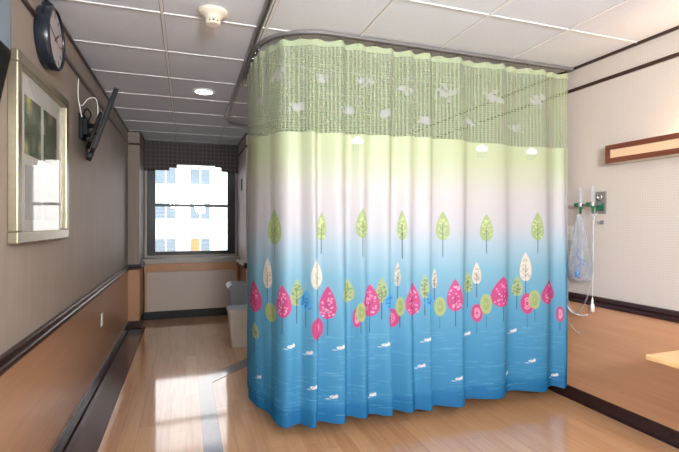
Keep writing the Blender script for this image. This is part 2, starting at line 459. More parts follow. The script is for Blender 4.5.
for r, zc in enumerate((4.95, 2.3, -0.45, -3.1, 7.6)):
    for ccol, xc in enumerate((-6.2, -3.8, -1.45, 1.05, 5.2)):
        b = MB(); w, h = .78, .62
        b.box(xc - w, xc + w, YF - .12, YF, zc - h - .08, zc - h); b.box(xc - w, xc + w, YF - .06, YF, zc + h, zc + h + .06)
        b.box(xc - w, xc - w + .06, YF - .06, YF, zc - h, zc + h); b.box(xc + w - .06, xc + w, YF - .06, YF, zc - h, zc + h)
        b.box(xc - .04, xc + .04, YF - .06, YF, zc - h, zc + h)
        wf2 = b.build('window', M['far_frame'], bd)
        b = MB(); b.box(xc - w + .06, xc + w - .06, YF - .04, YF - .02, zc - h, zc + h)
        if r == 2 and ccol == 3: b.mi = 1; b.box(xc - w + .08, xc - .05, YF - .05, YF - .04, zc - h + .02, zc + h - .02)
        pn = b.build('pane', [M['far_pane'], M['far_orange']], wf2)

# ------------------------------------------------------------------ left wall things
# framed picture
PY0, PY1, PZ0, PZ1 = 2.235, 3.10, 1.295, 2.135
pf = thing('framed_picture', 'silver framed flower picture on left wall below the clock', 'picture', (XL, (PY0 + PY1) / 2, (PZ0 + PZ1) / 2))
b = MB(); fw, dp = .052, .042
def frame_bar(b, x, y0, y1, z0, z1):
    b.box(x, x + dp, y0, y1, z0, z1, .006)
frame_bar(b, XL, PY0, PY1, PZ1 - fw, PZ1); frame_bar(b, XL, PY0, PY1, PZ0, PZ0 + fw)
frame_bar(b, XL, PY0, PY0 + fw, PZ0 + fw, PZ1 - fw); frame_bar(b, XL, PY1 - fw, PY1, PZ0 + fw, PZ1 - fw)
b.build('frame', M['silver_frame'], pf)
b = MB(); b.box(XL, XL + .012, PY0 + fw, PY1 - fw, PZ0 + fw, PZ1 - fw); b.build('mat_board', M['mat_board'], pf)
def flower_print(name, petal, bgc, seed):
    t = NT(name); v = t.n('ShaderNodeTexVoronoi'); v.inputs['Scale'].default_value = 9
    mpv = t.mapping(t.pos(), (1, 1, 1), (0, seed, seed * 1.7)); t.l(mpv, v.inputs['Vector'])
    nz = t.noise(mpv, 7, 4, 0.7)
    f = t.math('ADD', v.outputs['Distance'], t.math('MULTIPLY', nz, 0.6))
    t.pbsdf(t.ramp(f, [(0.35, petal), (0.62, bgc), (0.9, lin(96, 106, 84))]), 0.7); return t.m
pm1 = flower_print('yellow_flower_print', lin(222, 206, 80), lin(146, 152, 132), 3.1)
pm2 = flower_print('brown_flower_print', lin(176, 116, 70), lin(140, 134, 122), 5.7)
for (a, c, m) in ((.175, .42, pm1), (.47, .71, pm2)):
    b = MB(); b.box(XL + .012, XL + .0135, PY0 + a, PY0 + c, 1.71, 1.985); b.build('flower_print', m, pf)
    b = MB(); b.box(XL + .012, XL + .0135, PY0 + a, PY0 + c, 1.40, 1.66); b.build('flower_print', plain('pale_print', lin(190, 190, 186), 0.7), pf)
b = MB(); b.box(XL + .018, XL + .021, PY0 + fw, PY1 - fw, PZ0 + fw, PZ1 - fw); b.build('glass', M['glass'], pf)

# wall clock (drum case)
RY = Matrix.Rotation(PI / 2, 4, 'Y')
ck = thing('wall_clock', 'round dark-cased wall clock high above the framed picture', 'clock', (XL, 2.74, 2.372))
cy, cz = 2.74, 2.372
b = MB(); b.sm = True
b.lathe([(.05, .0), (.158, .0), (.163, .008), (.163, .058), (.158, .068), (.150, .070), (.148, .060)], (XL, cy, cz), 56, RY, cap=False)
o = b.build('case', M['clock_case'], ck)
b = MB(); b.lathe([(.149, .050), (.149, .056)], (XL, cy, cz), 56, RY); b.build('dial', plain('clock_dial', lin(186, 178, 176), 0.5, var=.02), ck)
for k in range(12):
    b = MB(); a = 2 * PI * k / 12
    m = Matrix.Translation((XL + .0565, cy, cz)) @ Matrix.Rotation(a, 4, 'X')
    b.box(-.0005, .0006, -.0035, .0035, .112, .136 if k % 3 else .142, 0, mat=m)
    b.build('hour_mark', M['rubber'], ck)
for nm, ang, ln, w in (('hour_hand', -0.95, .075, .005), ('minute_hand', 1.25, .115, .0035)):
    b = MB(); m = Matrix.Translation((XL + .059, cy, cz)) @ Matrix.Rotation(ang, 4, 'X')
    b.box(-.0006, .0006, -w, w, -.02, ln, 0, mat=m); b.build(nm, M['rubber'], ck)
b = MB(); m = Matrix.Translation((XL + .061, cy, cz)) @ Matrix.Rotation(-1.8, 4, 'X'); b.box(-.0005, .0005, -.0015, .0015, -.03, .12, 0, mat=m); b.build('second_hand', plain('red_hand', lin(170, 40, 40)), ck)
b = MB(); b.box(XL, XL + .05, cy - .03, cy + .03, cz + .155, cz + .185, .008); b.build('hanger', M['clock_case'], ck)

# box-fronted monitor at the left edge of the photograph
mo = thing('wall_monitor', 'dark wall monitor with glossy screen, left of the framed picture', 'monitor', (XL, 1.85, 2.0))
b = MB(); b.prism([(XL, 1.80), (XL + .045, 2.04), (XL + .05, 2.06), (XL + .05, 2.52), (XL, 2.52)], 'y', 1.52, 2.13, .004); b.build('housing', M['black_plastic'], mo)
b = MB(); b.box(XL + .05, XL + .054, 1.55, 2.11, 2.08, 2.50); b.build('screen', M['screen'], mo)
# television on an arm, seen edge-on
tv = thing('television', 'black television tilted on a wall arm on left wall', 'television', (XL + .12, 3.62, 2.1))
tm = Matrix.Translation((XL + .135, 3.62, 2.095)) @ Matrix.Rotation(math.radians(13), 4, 'Z') @ Matrix.Rotation(math.radians(18), 4, 'Y')
b = MB(); b.box(-.012, .018, -.30, .30, -.225, .225, .006, mat=tm); b.build('case', M['black_plastic'], tv)
b = MB(); b.box(.018, .0195, -.28, .28, -.195, .205, 0, mat=tm); b.build('screen', M['black_plastic'], tv)
b = MB(); b.box(-.045, -.018, -.17, .17, -.17, .06, .012, mat=tm); b.build('rear_housing', M['black_plastic'], tv)
b = MB(); b.box(-.018, .02, -.08, .08, -.262, -.222, .006, mat=tm); b.build('speaker_bar', M['black_plastic'], tv)
br_ = b = MB(); b.box(XL, XL + .025, 3.56, 3.70, 1.99, 2.17, .004); b.box(XL + .02, XL + .05, 3.58, 3.62, 2.02, 2.14, .004); b.box(XL + .02, XL + .05, 3.64, 3.68, 2.02, 2.14, .004)
b.build('wall_bracket', M['black_plastic'], tv)
b = MB(); b.tube([(XL + .04, 3.63, 2.09), (XL + .075, 3.60, 2.09), (XL + .105, 3.62, 2.085)], .016, 10); b.box(XL + .03, XL + .1, 3.59, 3.65, 2.03, 2.05, .004); b.build('arm', M['black_plastic'], tv)
b = MB(); b.tube(smooth_path([(XL + .02, 3.60, 2.16), (XL + .05, 3.56, 2.20), (XL + .07, 3.6, 2.17), (XL + .045, 3.63, 2.12)], 8), .006, 8); b.build('black_cable', M['rubber'], tv)
b = MB(); b.sm = True
b.tube(smooth_path([(XL + .008, 3.52, 2.40), (XL + .01, 3.50, 2.27), (XL + .02, 3.50, 2.20), (XL + .03, 3.52, 2.13)], 10), .004, 8)
b.tube(smooth_path([(XL + .01, 3.51, 2.22), (XL + .03, 3.53, 2.215), (XL + .06, 3.56, 2.27), (XL + .10, 3.58, 2.285), (XL + .115, 3.6, 2.24), (XL + .11, 3.62, 2.14)], 10), .004, 8)
b.build('white_cable', M['white_cord'], tv)
# outlet low on the left wall
so = thing('wall_socket', 'white socket low on the left wall panelling', 'socket', (XL, 4.47, .51))
b = MB(); b.box(XL, XL + .008, 4.435, 4.505, .455, .57, .003); b.build('plate', M['white_plastic'], so)
for dz in (-.025, .025):
    b = MB(); b.box(XL + .008, XL + .011, 4.453, 4.487, .5125 + dz - .015, .5125 + dz + .015, .001); b.build('receptacle', M['cream_plastic'], so)

# ------------------------------------------------------------------ ceiling things
sd = thing('smoke_detector', 'cream ceiling smoke detector nearest the curtain track', 'smoke detector', (0.147, 2.62, H))
b = MB(); b.sm = True; b.lathe([(.085, 0), (.085, -.010), (.068, -.022), (.052, -.028), (.044, -.044), (.040, -.048)], (0.147, 2.62, H - .006), 36); b.build('housing', M['cream_plastic'], sd)
b = MB(); b.sm = True; b.lathe([(.032, -.046), (.032, -.068)], (0.147, 2.62, H - .006), 24); b.build('core', M['rubber'], sd)
b = MB(); b.lathe([(.040, -.066), (.038, -.074), (.02, -.077)], (0.147, 2.62, H - .006), 32)
for k in range(10):
    a = 2 * PI * k / 10; m = Matrix.Translation((0.147, 2.62, H - .006)) @ Matrix.Rotation(a, 4, 'Z')
    b.box(.033, .040, -.004, .004, -.068, -.046, 0, mat=m)
b.lathe([(.040, -.055), (.040, -.058)], (0.147, 2.62, H - .006), 32, cap=False)
b.build('vent_cage', M['cream_plastic'], sd)

dl = thing('downlight', 'round lit recessed downlight in the ceiling tile', 'downlight', (0.156, 4.25, H))
b = MB(); b.sm = True; b.lathe([(.075, -.004), (.098, -.002), (.10, -.008), (.088, -.014), (.076, -.010), (.075, -.004)], (0.156, 4.25, H), 40, cap=False); b.build('trim_ring', M['tbar'], dl)
b = MB(); b.lathe([(.076, -.007), (.076, -.003)], (0.156, 4.25, H), 40); b.build('lens', emit('downlight_lens', (1, .9, .78, 1), 14), dl)

def track(path, name, label):
    """U-shaped aluminium curtain track along a plan path"""
    b = MB(); prof = [(-.015, 0), (.015, 0), (.015, -.020), (.006, -.020), (.006, -.017), (.011, -.017), (.011, -.005), (-.011, -.005), (-.011, -.017), (-.006, -.017), (-.006, -.020), (-.015, -.020)]
    rings = []
    for i, p in enumerate(path):
        tv_ = (Vector(path[min(i + 1, len(path) - 1)]) - Vector(path[max(i - 1, 0)])).normalized(); nx = Vector((tv_.y, -tv_.x))
        rings.append([b.bm.verts.new((p[0] + nx.x * u, p[1] + nx.y * u, H - .006 + w)) for u, w in prof])
    fs = []
    for a, c in zip(rings, rings[1:]):
        for k in range(len(prof)):
            k2 = (k + 1) % len(prof); fs.append(b.bm.faces.new((a[k], a[k2], c[k2], c[k])))
    fs.append(b.bm.faces.new(rings[0])); fs.append(b.bm.faces.new(rings[-1][::-1]))
    bmesh.ops.recalc_face_normals(b.bm, faces=b.bm.faces[:])
    return tag(b.build(name, M['track_metal']), label, 'curtain track', 'ceiling curtain tracks')
TX, TY, RC = 0.46, 2.66, 0.40
arc1 = [(TX + RC - RC * math.cos(a), TY + RC - RC * math.sin(a)) for a in np.linspace(0, PI / 2, 18)]
track([(TX - .036, -1.2), (TX - .036, 5.2)] + [(TX - .036 + .3 - .3 * math.cos(a), 5.2 + .3 * math.sin(a)) for a in np.linspace(0.1, PI / 2, 12)] + [(XR - .01, 5.5)], 'curtain_track', 'long straight metal ceiling track running towards the window')
track([(TX, 3.75)] + arc1 + [(XR - .01, TY)], 'curtain_track', 'curved metal ceiling track the printed curtain hangs from')

# ------------------------------------------------------------------ the curtain
# plan path: short run along X = TX, quarter bend, long run to the right wall
P_S0 = 0.45
L1 = P_S0; L2 = RC * PI / 2; L3 = (2.815 - (TX + RC)); LT = L1 + L2 + L3
def path_at(s):
    s = np.asarray(s, float)
    x = np.empty_like(s); y = np.empty_like(s); nx = np.empty_like(s); ny = np.empty_like(s)
    m = s < L1
    x[m] = TX; y[m] = TY + RC + (L1 - s[m]); nx[m] = -1; ny[m] = 0
    m = (s >= L1) & (s < L1 + L2); a = (s[m] - L1) / RC
    x[m] = TX + RC - RC * np.cos(a); y[m] = TY + RC - RC * np.sin(a); nx[m] = -np.cos(a); ny[m] = -np.sin(a)
    m = s >= L1 + L2
    x[m] = TX + RC + (s[m] - L1 - L2); y[m] = TY; nx[m] = 0; ny[m] = -1
    return x, y, nx, ny
# fold creases (v) and rounded fronts (c) along the path, metres from the window-side end
FOLDS = [(0.0, 0.1), (0.276, 0.6), (0.633, -1), (0.78, 0.8), (0.896, -0.55), (0.965, 0.7), (1.028, -1), (1.134, 0.8), (1.23, -1), (1.292, 0.5), (1.37, -0.45), (1.463, 0.8), (1.552, -1), (1.626, 0.5), (1.702, -0.35), (1.78, 0.6), (1.859, -0.9), (2.02, 0.8), (2.153, -1), (2.369, 0.7), (2.531, -0.95), (2.755, 0.8), (2.92, -1), (2.979, 0.4), (LT + 1e-4, -.3)]
fs_ = np.array([f[0] for f in FOLDS]); fd_ = np.array([f[1] for f in FOLDS])
def fold(s):
    i = np.clip(np.searchsorted(fs_, s, side='right') - 1, 0, len(fs_) - 2)
    t = (s - fs_[i]) / (fs_[i + 1] - fs_[i])
    return fd_[i] + (fd_[i + 1] - fd_[i]) * (0.5 - 0.5 * np.cos(PI * t))
HOOKS = np.linspace(.02, LT - .02, 25)
def curtain_xyz(s, z):
    """s, z arrays of the same shape -> world points"""
    h = np.clip((2.53 - z) / 2.42, 0, 1)                # 0 at the top, 1 at the hem
    amp = 0.018 + 0.026 * h
    sp = LT / 24
    pinch = np.cos((s - .02) / (HOOKS[1] - HOOKS[0]) * 2 * PI) * 0.006 * np.exp(-((1 - (z - 1.9) / .63) * 2.2) ** 2) * (z > 1.6)
    small = 0.0035 * np.sin(s * 31 + 1.3 * np.sin(z * 1.7)) * h
    wob = 0.010 * np.sin(z * 2.3 + s * 3.1) * h
    d = fold(np.clip(s + wob, 0, LT)) * amp + pinch + small
    x, y, nx, ny = path_at(s)
    k = 0.55 * d * np.clip(s / .4, 0, 1) * np.clip((LT - s) / .2, 0, 1)           # folds lean along the track
    return x + nx * d - ny * k, y + ny * d + nx * k
S_N = 1000
s_col = np.linspace(0, LT, S_N)
_x, _y = curtain_xyz(s_col, np.full(S_N, 1.0))
a_col = np.concatenate([[0], np.cumsum(np.hypot(np.diff(_x), np.diff(_y)))])          # cloth coordinate
def s_to_a(s): return float(np.interp(s, s_col, a_col))
def hem_z(s): return 0.115 + 0.010 * np.sin(s * 5.1 + 1) - 0.006 * fold(s)
def net_z(s): return 1.965 + 0.008 * np.sin(s * 4.3) + 0.012 * np.clip(1 - s / .6, 0, 1)

def grid_object(name, zs_fn, nrow, mat, parent, color_fn):
    v = np.linspace(0, 1, nrow)
    S = np.repeat(s_col[None, :], nrow, 0); zb, zt = zs_fn(s_col)
    Z = zb[None, :] + (zt - zb)[None, :] * v[:, None]
    X, Y = curtain_xyz(S, Z)
    A = np.repeat(a_col[None, :], nrow, 0)
    co = np.stack([X, Y, Z], -1).reshape(-1, 3)
    r, c = np.meshgrid(np.arange(nrow - 1), np.arange(S_N - 1), indexing='ij')
    i0 = (r * S_N + c).ravel(); quads = np.stack([i0, i0 + 1, i0 + S_N + 1, i0 + S_N], 1).astype(np.int32)
    me = bpy.data.meshes.new(name)
    me.vertices.add(len(co)); me.vertices.foreach_set('co', co.ravel().astype(np.float32))
    me.loops.add(quads.size); me.loops.foreach_set('vertex_index', quads.ravel())
    me.polygons.add(len(quads)); me.polygons.foreach_set('loop_start', np.arange(0, quads.size, 4, dtype=np.int32))
    me.polygons.foreach_set('use_smooth', np.ones(len(quads), bool))
    me.update(calc_edges=True)
    uv = me.uv_layers.new(name='cloth'); UV = np.stack([A.ravel(), Z.ravel()], 1)
    uv.data.foreach_set('uv', UV[quads.ravel()].ravel().astype(np.float32))
    col = color_fn(A, Z)
    ca = me.color_attributes.new('print', 'FLOAT_COLOR', 'POINT'); ca.data.foreach_set('color', col.reshape(-1).astype(np.float32))
    me.materials.append(mat); me.validate()
    o = bpy.data.objects.new(name, me); C.objects.link(o); o.parent = parent; o.location = -parent.location
    return o

def L3(r, g, b): return np.array(lin(r, g, b)[:3])
class Painter:
    def __init__(self, A, Z, col): self.A, self.Z, self.c = A, Z, col
    def win(self, a, z, ra, rz):
        j0, j1 = np.searchsorted(self.A[0], [a - ra, a + ra])
        rows = np.where((self.Z[:, min(max(j0, 0), self.A.shape[1] - 1)] > z - rz - .03) & (self.Z[:, min(max(j0, 0), self.A.shape[1] - 1)] < z + rz + .03))[0]
        if len(rows) == 0 or j1 <= j0: return None
        return slice(rows[0], rows[-1] + 1), slice(j0, j1)
    def put(self, a, z, ra, rz, fn, col, al=1.0):
        w = self.win(a, z, ra, rz)
        if w is None: return
        m = fn((self.A[w] - a), (self.Z[w] - z)) * al
        if isinstance(col, float): self.c[w + (3,)] = np.maximum(self.c[w + (3,)], m * col); return
        self.c[w + (slice(0, 3),)] = self.c[w + (slice(0, 3),)] * (1 - m[..., None]) + col * m[..., None]
def soft(d, e=.003): return np.clip(.5 - d / e, 0, 1)
def leaf(w, h):          # teardrop crown: pointed at the top, round below
    def f(x, y):
        t = np.clip((y / h) + .5, 0, 1)
        half = w * .5 * np.sqrt(np.clip(1 - ((t - .33) / .34) ** 2, 0, 1)) * (t < .33) + w * .5 * np.cos(np.clip((t - .33) / .67, 0, 1) * PI / 2) ** .85 * (t >= .33)
        return soft(np.abs(x) - half) * (np.abs(y) < h / 2)
    return f
def ell(w, h): return lambda x, y: soft((np.sqrt((x / (w / 2)) ** 2 + (y / (h / 2)) ** 2) - 1) * min(w, h) / 2)
def rect(w, h): return lambda x, y: soft(np.maximum(np.abs(x) - w / 2, np.abs(y) - h / 2))
# colour of the cloth from hem to net
GRAD = [(0.10, (30, 120, 178)), (0.20, (36, 130, 188)), (0.235, (62, 150, 202)), (0.5, (82, 164, 210)), (0.80, (108, 180, 216)), (1.05, (142, 196, 220)), (1.22, (182, 210, 226)), (1.36, (212, 213, 220)), (1.50, (220, 215, 217)), (1.62, (220, 217, 212)), (1.74, (213, 218, 190)), (1.85, (206, 216, 174)), (2.2, (204, 215, 172))]
def base_gradient(Z):
    zz = np.array([g[0] for g in GRAD]); cc = np.array([L3(*g[1]) for g in GRAD])
    return np.stack([np.interp(Z, zz, cc[:, k]) for k in range(3)], -1) * .76
GREEN, PALE, CREAM, PINK, OLIVE, TRUNK, BLUE = L3(158, 176, 122), L3(196, 214, 150), L3(216, 210, 196), L3(192, 78, 132), L3(166, 182, 132), L3(40, 58, 84), L3(64, 128, 186)
WHITE = L3(228, 228, 228)
def tree(p, a, z0, z1, w, col, trunk, dots, seed):
    r = np.random.default_rng(seed); h = z1 - z0; zc = (z0 + z1) / 2
    p.put(a, (z0 + trunk) / 2, .01, abs(z0 - trunk) / 2 + .05, rect(.005, abs(z0 - trunk) + .02), TRUNK)
    p.put(a, zc, w, h, leaf(w, h), col)
    if dots is not None:
        for k in range(26):
            y = r.uniform(-.42, .28) * h; wd = w * (.36 if y < 0 else .36 * (1 - y / h * 1.7)); x = r.uniform(-1, 1) * wd
            p.put(a + x, zc + y, .02, .02, ell(.014, .011), dots, .6)
    p.put(a, z0 + h * .25, .01, h * .4, rect(.004, h * .55), TRUNK, .8)
    for k in (-1, 1):
        for q in (.18, .34):
            p.put(a, z0 + h * q, .05, .06, (lambda kk, hq: lambda x, y: soft(np.abs(y - np.abs(x) * .9) - .0022) * (x * kk > 0) * (np.abs(x) < w * .27))(k, q), TRUNK, .6)
MOTIFS = [('g', 0.688, 1.25, 1.477, 0.189, 1.172), ('g', 1.427, 1.289, 1.483, 0.104, 1.179), ('g', 1.787, 1.272, 1.473, 0.074, 1.157), ('g', 2.158, 1.267, 1.47, 0.102, 1.162), ('g', 2.554, 1.256, 1.451, 0.098, 1.176), ('g', 3.028, 1.258, 1.469, 0.107, 1.168), ('g', 1.101, 1.278, 1.456, 0.057, 1.201), ('c', 0.588, 0.953, 1.153, 0.115, 0.873), ('c', 1.05, 0.968, 1.174, 0.118, 0.868), ('c', 1.755, 0.961, 1.123, 0.04, 0.88), ('c', 2.481, 0.946, 1.104, 0.065, 0.859), ('c', 2.933, 0.951, 1.168, 0.09, 0.868), ('c', 2.098, 0.932, 1.072, 0.039, 0.863), ('o', 0.888, 0.861, 1.032, 0.088, 0.76), ('o', 1.309, 0.872, 1.028, 0.131, 0.754), ('o', 1.579, 0.861, 1.031, 0.079, 0.762), ('o', 1.973, 0.875, 1.038, 0.061, 0.766), ('o', 2.414, 0.889, 1.033, 0.077, 0.788), ('o', 2.868, 0.838, 0.988, 0.086, 0.748), ('o', 0.41, 0.583, 0.695, 0.123, 0.499), ('b', 0.954, 0.832, 0.964, 0.102, 0.737), ('b', 1.663, 0.801, 0.952, 0.153, 0.749), ('b', 2.03, 0.793, 0.929, 0.116, 0.738), ('p', 0.387, 0.768, 0.986, 0.247, 0.676), ('p', 0.787, 0.789, 0.996, 0.131, 0.695), ('p', 1.147, 0.776, 0.985, 0.116, 0.68), ('p', 1.499, 0.773, 0.984, 0.138, 0.675), ('p', 1.877, 0.761, 0.985, 0.135, 0.666), ('p', 2.243, 0.772, 0.996, 0.119, 0.675), ('p', 2.686, 0.777, 0.995, 0.209, 0.683), ('p', 3.156, 0.765, 0.962, 0.199, 0.667), ('r', 1.058, 0.644, 0.794, 0.125, 0.582), ('r', 1.391, 0.705, 0.835, 0.058, 0.64), ('r', 1.701, 0.677, 0.812, 0.148, 0.609), ('r', 2.483, 0.671, 0.801, 0.083, 0.584), ('r', 2.944, 0.703, 0.86, 0.098, 0.598), ('r', 3.298, 0.618, 0.742, 0.054, 0.556), ('q', 0.636, 0.734, 0.859, 0.159, 0.654), ('q', 1.417, 0.746, 0.868, 0.065, 0.668), ('q', 2.138, 0.736, 0.869, 0.081, 0.652), ('q', 2.549, 0.729, 0.873, 0.087, 0.635), ('q', 3.0, 0.74, 0.883, 0.091, 0.642), ('q', 1.775, 0.76, 0.888, 0.061, 0.679), ('f', 0.844, 0.608, 0, 0, 0), ('f', 0.975, 0.57, 0, 0, 0), ('f', 1.225, 0.595, 0, 0, 0), ('f', 0.464, 0.325, 0, 0, 0), ('f', 1.005, 0.357, 0, 0, 0), ('f', 1.18, 0.282, 0, 0, 0), ('f', 1.521, 0.251, 0, 0, 0), ('f', 1.988, 0.589, 0, 0, 0), ('f', 2.408, 0.586, 0, 0, 0), ('f', 2.262, 0.299, 0, 0, 0), ('f', 2.767, 0.265, 0, 0, 0), ('f', 2.837, 0.576, 0, 0, 0), ('f', 2.97, 0.351, 0, 0, 0), ('f', 3.251, 0.201, 0, 0, 0), ('f', 1.6, 0.585, 0, 0, 0), ('f', 1.949, 0.409, 0, 0, 0), ('w', 1.388, 1.923, 0, 0, 0), ('w', 2.517, 1.928, 0, 0, 0), ('w', 2.978, 1.927, 0, 0, 0)] #MOTIFS
def paint_panel(A, Z):
    col = np.ones(A.shape + (4,)); col[..., :3] = base_gradient(Z)
    p = Painter(A, Z, col)
    # water strokes in the lower blue part
    for k in range(520):
        a = rng.uniform(0, a_col[-1]); z = .17 + .50 * rng.uniform() ** 1.3
        ln = rng.uniform(.04, .13)
        p.put(a, z, ln / 2, .006, rect(ln, .0035), L3(140, 196, 226) if rng.uniform() < .6 else L3(44, 126, 190), .28)
    for i, (kind, a, z0, z1, w, tr) in enumerate(MOTIFS):
        if kind == 'g': tree(p, a, z0, z1, w, GREEN, tr, L3(206, 216, 150), i)
        elif kind == 'o': tree(p, a, z0, z1, w, OLIVE, tr, L3(90, 130, 90), i)
        elif kind == 'c': tree(p, a, z0, z1, w, CREAM, tr, L3(170, 160, 140), i)
        elif kind == 'p': tree(p, a, z0, z1, w, PINK, tr, L3(250, 196, 220), i)
        elif kind == 'b':
            tree(p, a, z0, z1, w, L3(86, 160, 208), tr, L3(36, 96, 160), i)
        elif kind in 'rq':      # balloon-like lollipops with a curl
            c = L3(190, 76, 128) if kind == 'r' else L3(164, 180, 124); h = z1 - z0; zc = (z0 + z1) / 2
            p.put(a, tr * .5 + z0 * .5, .01, abs(z0 - tr), rect(.004, abs(z0 - tr)), TRUNK, .7)
            p.put(a, zc, w, h, ell(w, h), c)
            for rr in (.5, .28): p.put(a, zc, w, h, (lambda q: lambda x, y: soft(np.abs(np.sqrt((x / (w / 2)) ** 2 + (y / (h / 2)) ** 2) - q) * w / 2 - .003) * (x > -.2 * w))(rr), L3(240, 190, 208) if kind == 'r' else L3(120, 146, 92), .6)
        elif kind == 'f':       # small white fish and splashes
            p.put(a, z0, .04, .03, ell(.040, .020), WHITE, .9); p.put(a + .022, z0 + .006, .02, .02, ell(.018, .024), WHITE, .9)
            p.put(a - .004, z0 + .002, .01, .01, ell(.006, .006), TRUNK); p.put(a - .03, z0 - .014, .04, .02, ell(.03, .006), WHITE, .8)
        elif kind == 'w':       # rain cloud
            for dx, dz, q in ((0, 0, .05), (-.026, -.006, .034), (.027, -.006, .036)): p.put(a + dx, z0 + dz, .06, .05, ell(q * 1.15, q), WHITE, .9)
            for k in range(7): p.put(a + (k % 4 - 1.5) * .02, z0 - .04 - .022 * (k // 4), .01, .01, ell(.006, .012), L3(120, 150, 140), .8)
    return col
CLOUDS = [(0.721, 2.331, 1.2), (0.886, 2.123, 0.9), (1.101, 2.301, 0.8), (1.315, 2.113, 1), (1.435, 2.311, 0.9), (1.615, 2.102, 1.1), (1.823, 2.289, 1), (1.976, 2.091, 0.9), (2.157, 2.291, 1.1), (2.421, 2.106, 0.9), (2.603, 2.302, 1.2), (2.831, 2.098, 0.9), (3.043, 2.303, 1.1), (0.479, 2.223, 0.8)] #CLOUDS
def paint_net(A, Z):
    col = np.zeros(A.shape + (4,)); col[..., :3] = L3(188, 201, 164)
    p = Painter(A, Z, col)
    for (a, z, q) in CLOUDS:
        r = np.random.default_rng(int(a * 1000))
        for k in range(22):
            dx, dz = r.normal(0, .034) * q, r.normal(0, .017) * q; rr = r.uniform(.012, .034) * q
            p.put(a + dx, z + dz, .06, .06, ell(rr * 1.3, rr), WHITE * .85, .5); p.put(a + dx, z + dz, .06, .06, ell(rr * 1.3, rr), 0.62)
    return col

# printed cloth
t = NT('printed_curtain_cloth')
at = t.n('ShaderNodeVertexColor', layer_name='print')
df = t.n('ShaderNodeBsdfDiffuse'); tl = t.n('ShaderNodeBsdfTranslucent'); t.l(at.outputs[0], df.inputs[0]); t.l(at.outputs[0], tl.inputs[0])
gl = t.n('ShaderNodeBsdfGlossy'); gl.inputs['Roughness'].default_value = .45
uv = t.n('ShaderNodeUVMap', uv_map='cloth')
wv = t.noise(t.mapping(uv.outputs[0], (30, 420, 1)), 1.0, 2)
bp = t.n('ShaderNodeBump'); bp.inputs['Strength'].default_value = .10; bp.inputs['Distance'].default_value = .002; t.l(wv, bp.inputs['Height'])
t.l(bp.outputs[0], df.inputs['Normal']); t.l(bp.outputs[0], gl.inputs['Normal'])
m1 = t.n('ShaderNodeMixShader'); m1.inputs[0].default_value = .16; t.l(df.outputs[0], m1.inputs[1]); t.l(tl.outputs[0], m1.inputs[2])
m2 = t.n('ShaderNodeMixShader'); m2.inputs[0].default_value = .03; t.l(m1.outputs[0], m2.inputs[1]); t.l(gl.outputs[0], m2.inputs[2])
t.l(m2.outputs[0], t.out.inputs[0]); M['print'] = t.m
# open net at the top
t = NT('curtain_net')
at = t.n('ShaderNodeVertexColor', layer_name='print'); uv = t.n('ShaderNodeUVMap', uv_map='cloth'); s = t.sep(uv.outputs[0])
gx = t.math('ABSOLUTE', t.math('SUBTRACT', t.math('FRACT', t.math('DIVIDE', s[0], .030)), .5))
gz = t.math('ABSOLUTE', t.math('SUBTRACT', t.math('FRACT', t.math('DIVIDE', s[1], .0165)), .5))
hole = t.math('MULTIPLY', t.math('LESS_THAN', gx, .30), t.math('LESS_THAN', gz, .33))
op = t.math('SUBTRACT', .68, t.math('MULTIPLY', hole, .32))
hdr = t.math('GREATER_THAN', s[1], 2.505); op = t.math('MAXIMUM', op, t.math('MULTIPLY', hdr, .9))
hdr2 = t.math('LESS_THAN', s[1], 1.0); 
op = t.math('MAXIMUM', op, at.outputs['Alpha'])
df = t.n('ShaderNodeBsdfDiffuse'); tl = t.n('ShaderNodeBsdfTranslucent'); t.l(at.outputs[0], df.inputs[0]); t.l(at.outputs[0], tl.inputs[0])
m1 = t.n('ShaderNodeMixShader'); m1.inputs[0].default_value = .25; t.l(df.outputs[0], m1.inputs[1]); t.l(tl.outputs[0], m1.inputs[2])
tr = t.n('ShaderNodeBsdfTransparent'); m2 = t.n('ShaderNodeMixShader'); t.l(op, m2.inputs[0]); t.l(tr.outputs[0], m2.inputs[1]); t.l(m1.outputs[0], m2.inputs[2])
t.l(m2.outputs[0], t.out.inputs[0]); M['net'] = t.m

cu = thing('privacy_curtain', 'green to blue printed hospital curtain hanging from the curved ceiling track', 'curtain', (1.6, TY, 0.1))
grid_object('printed_panel', lambda s: (hem_z(s), net_z(s)), 440, M['print'], cu, paint_panel)
def net_range(s):
    sag = 0.010 * (0.5 - 0.5 * np.cos((s - .02) / (HOOKS[1] - HOOKS[0]) * 2 * PI))
    return net_z(s), 2.548 - sag
np_ = grid_object('net_panel', net_range, 130, M['net'], cu, paint_net); np_['label'] = 'open green net top with white clouds'
hx, hy, hnx, hny = path_at(HOOKS)
dx_, dy_ = curtain_xyz(HOOKS, np.full(len(HOOKS), 2.52))
hook_mesh = None
for k in range(len(HOOKS)):
    b = MB(); b.sm = True
    px, py, qx, qy = float(hx[k]), float(hy[k]), float(dx_[k]), float(dy_[k])
    b.tube(smooth_path([(px, py, 2.575), (px, py, 2.562), (qx, qy, 2.55), (qx, qy, 2.535), (qx + .004, qy + .004, 2.53)], 5), .0018, 6)
    b.lathe([(.003, -.006), (.007, -.004), (.007, .004), (.003, .006)], (px, py, 2.580), 10)
    b.build('hook', M['chrome'], cu)

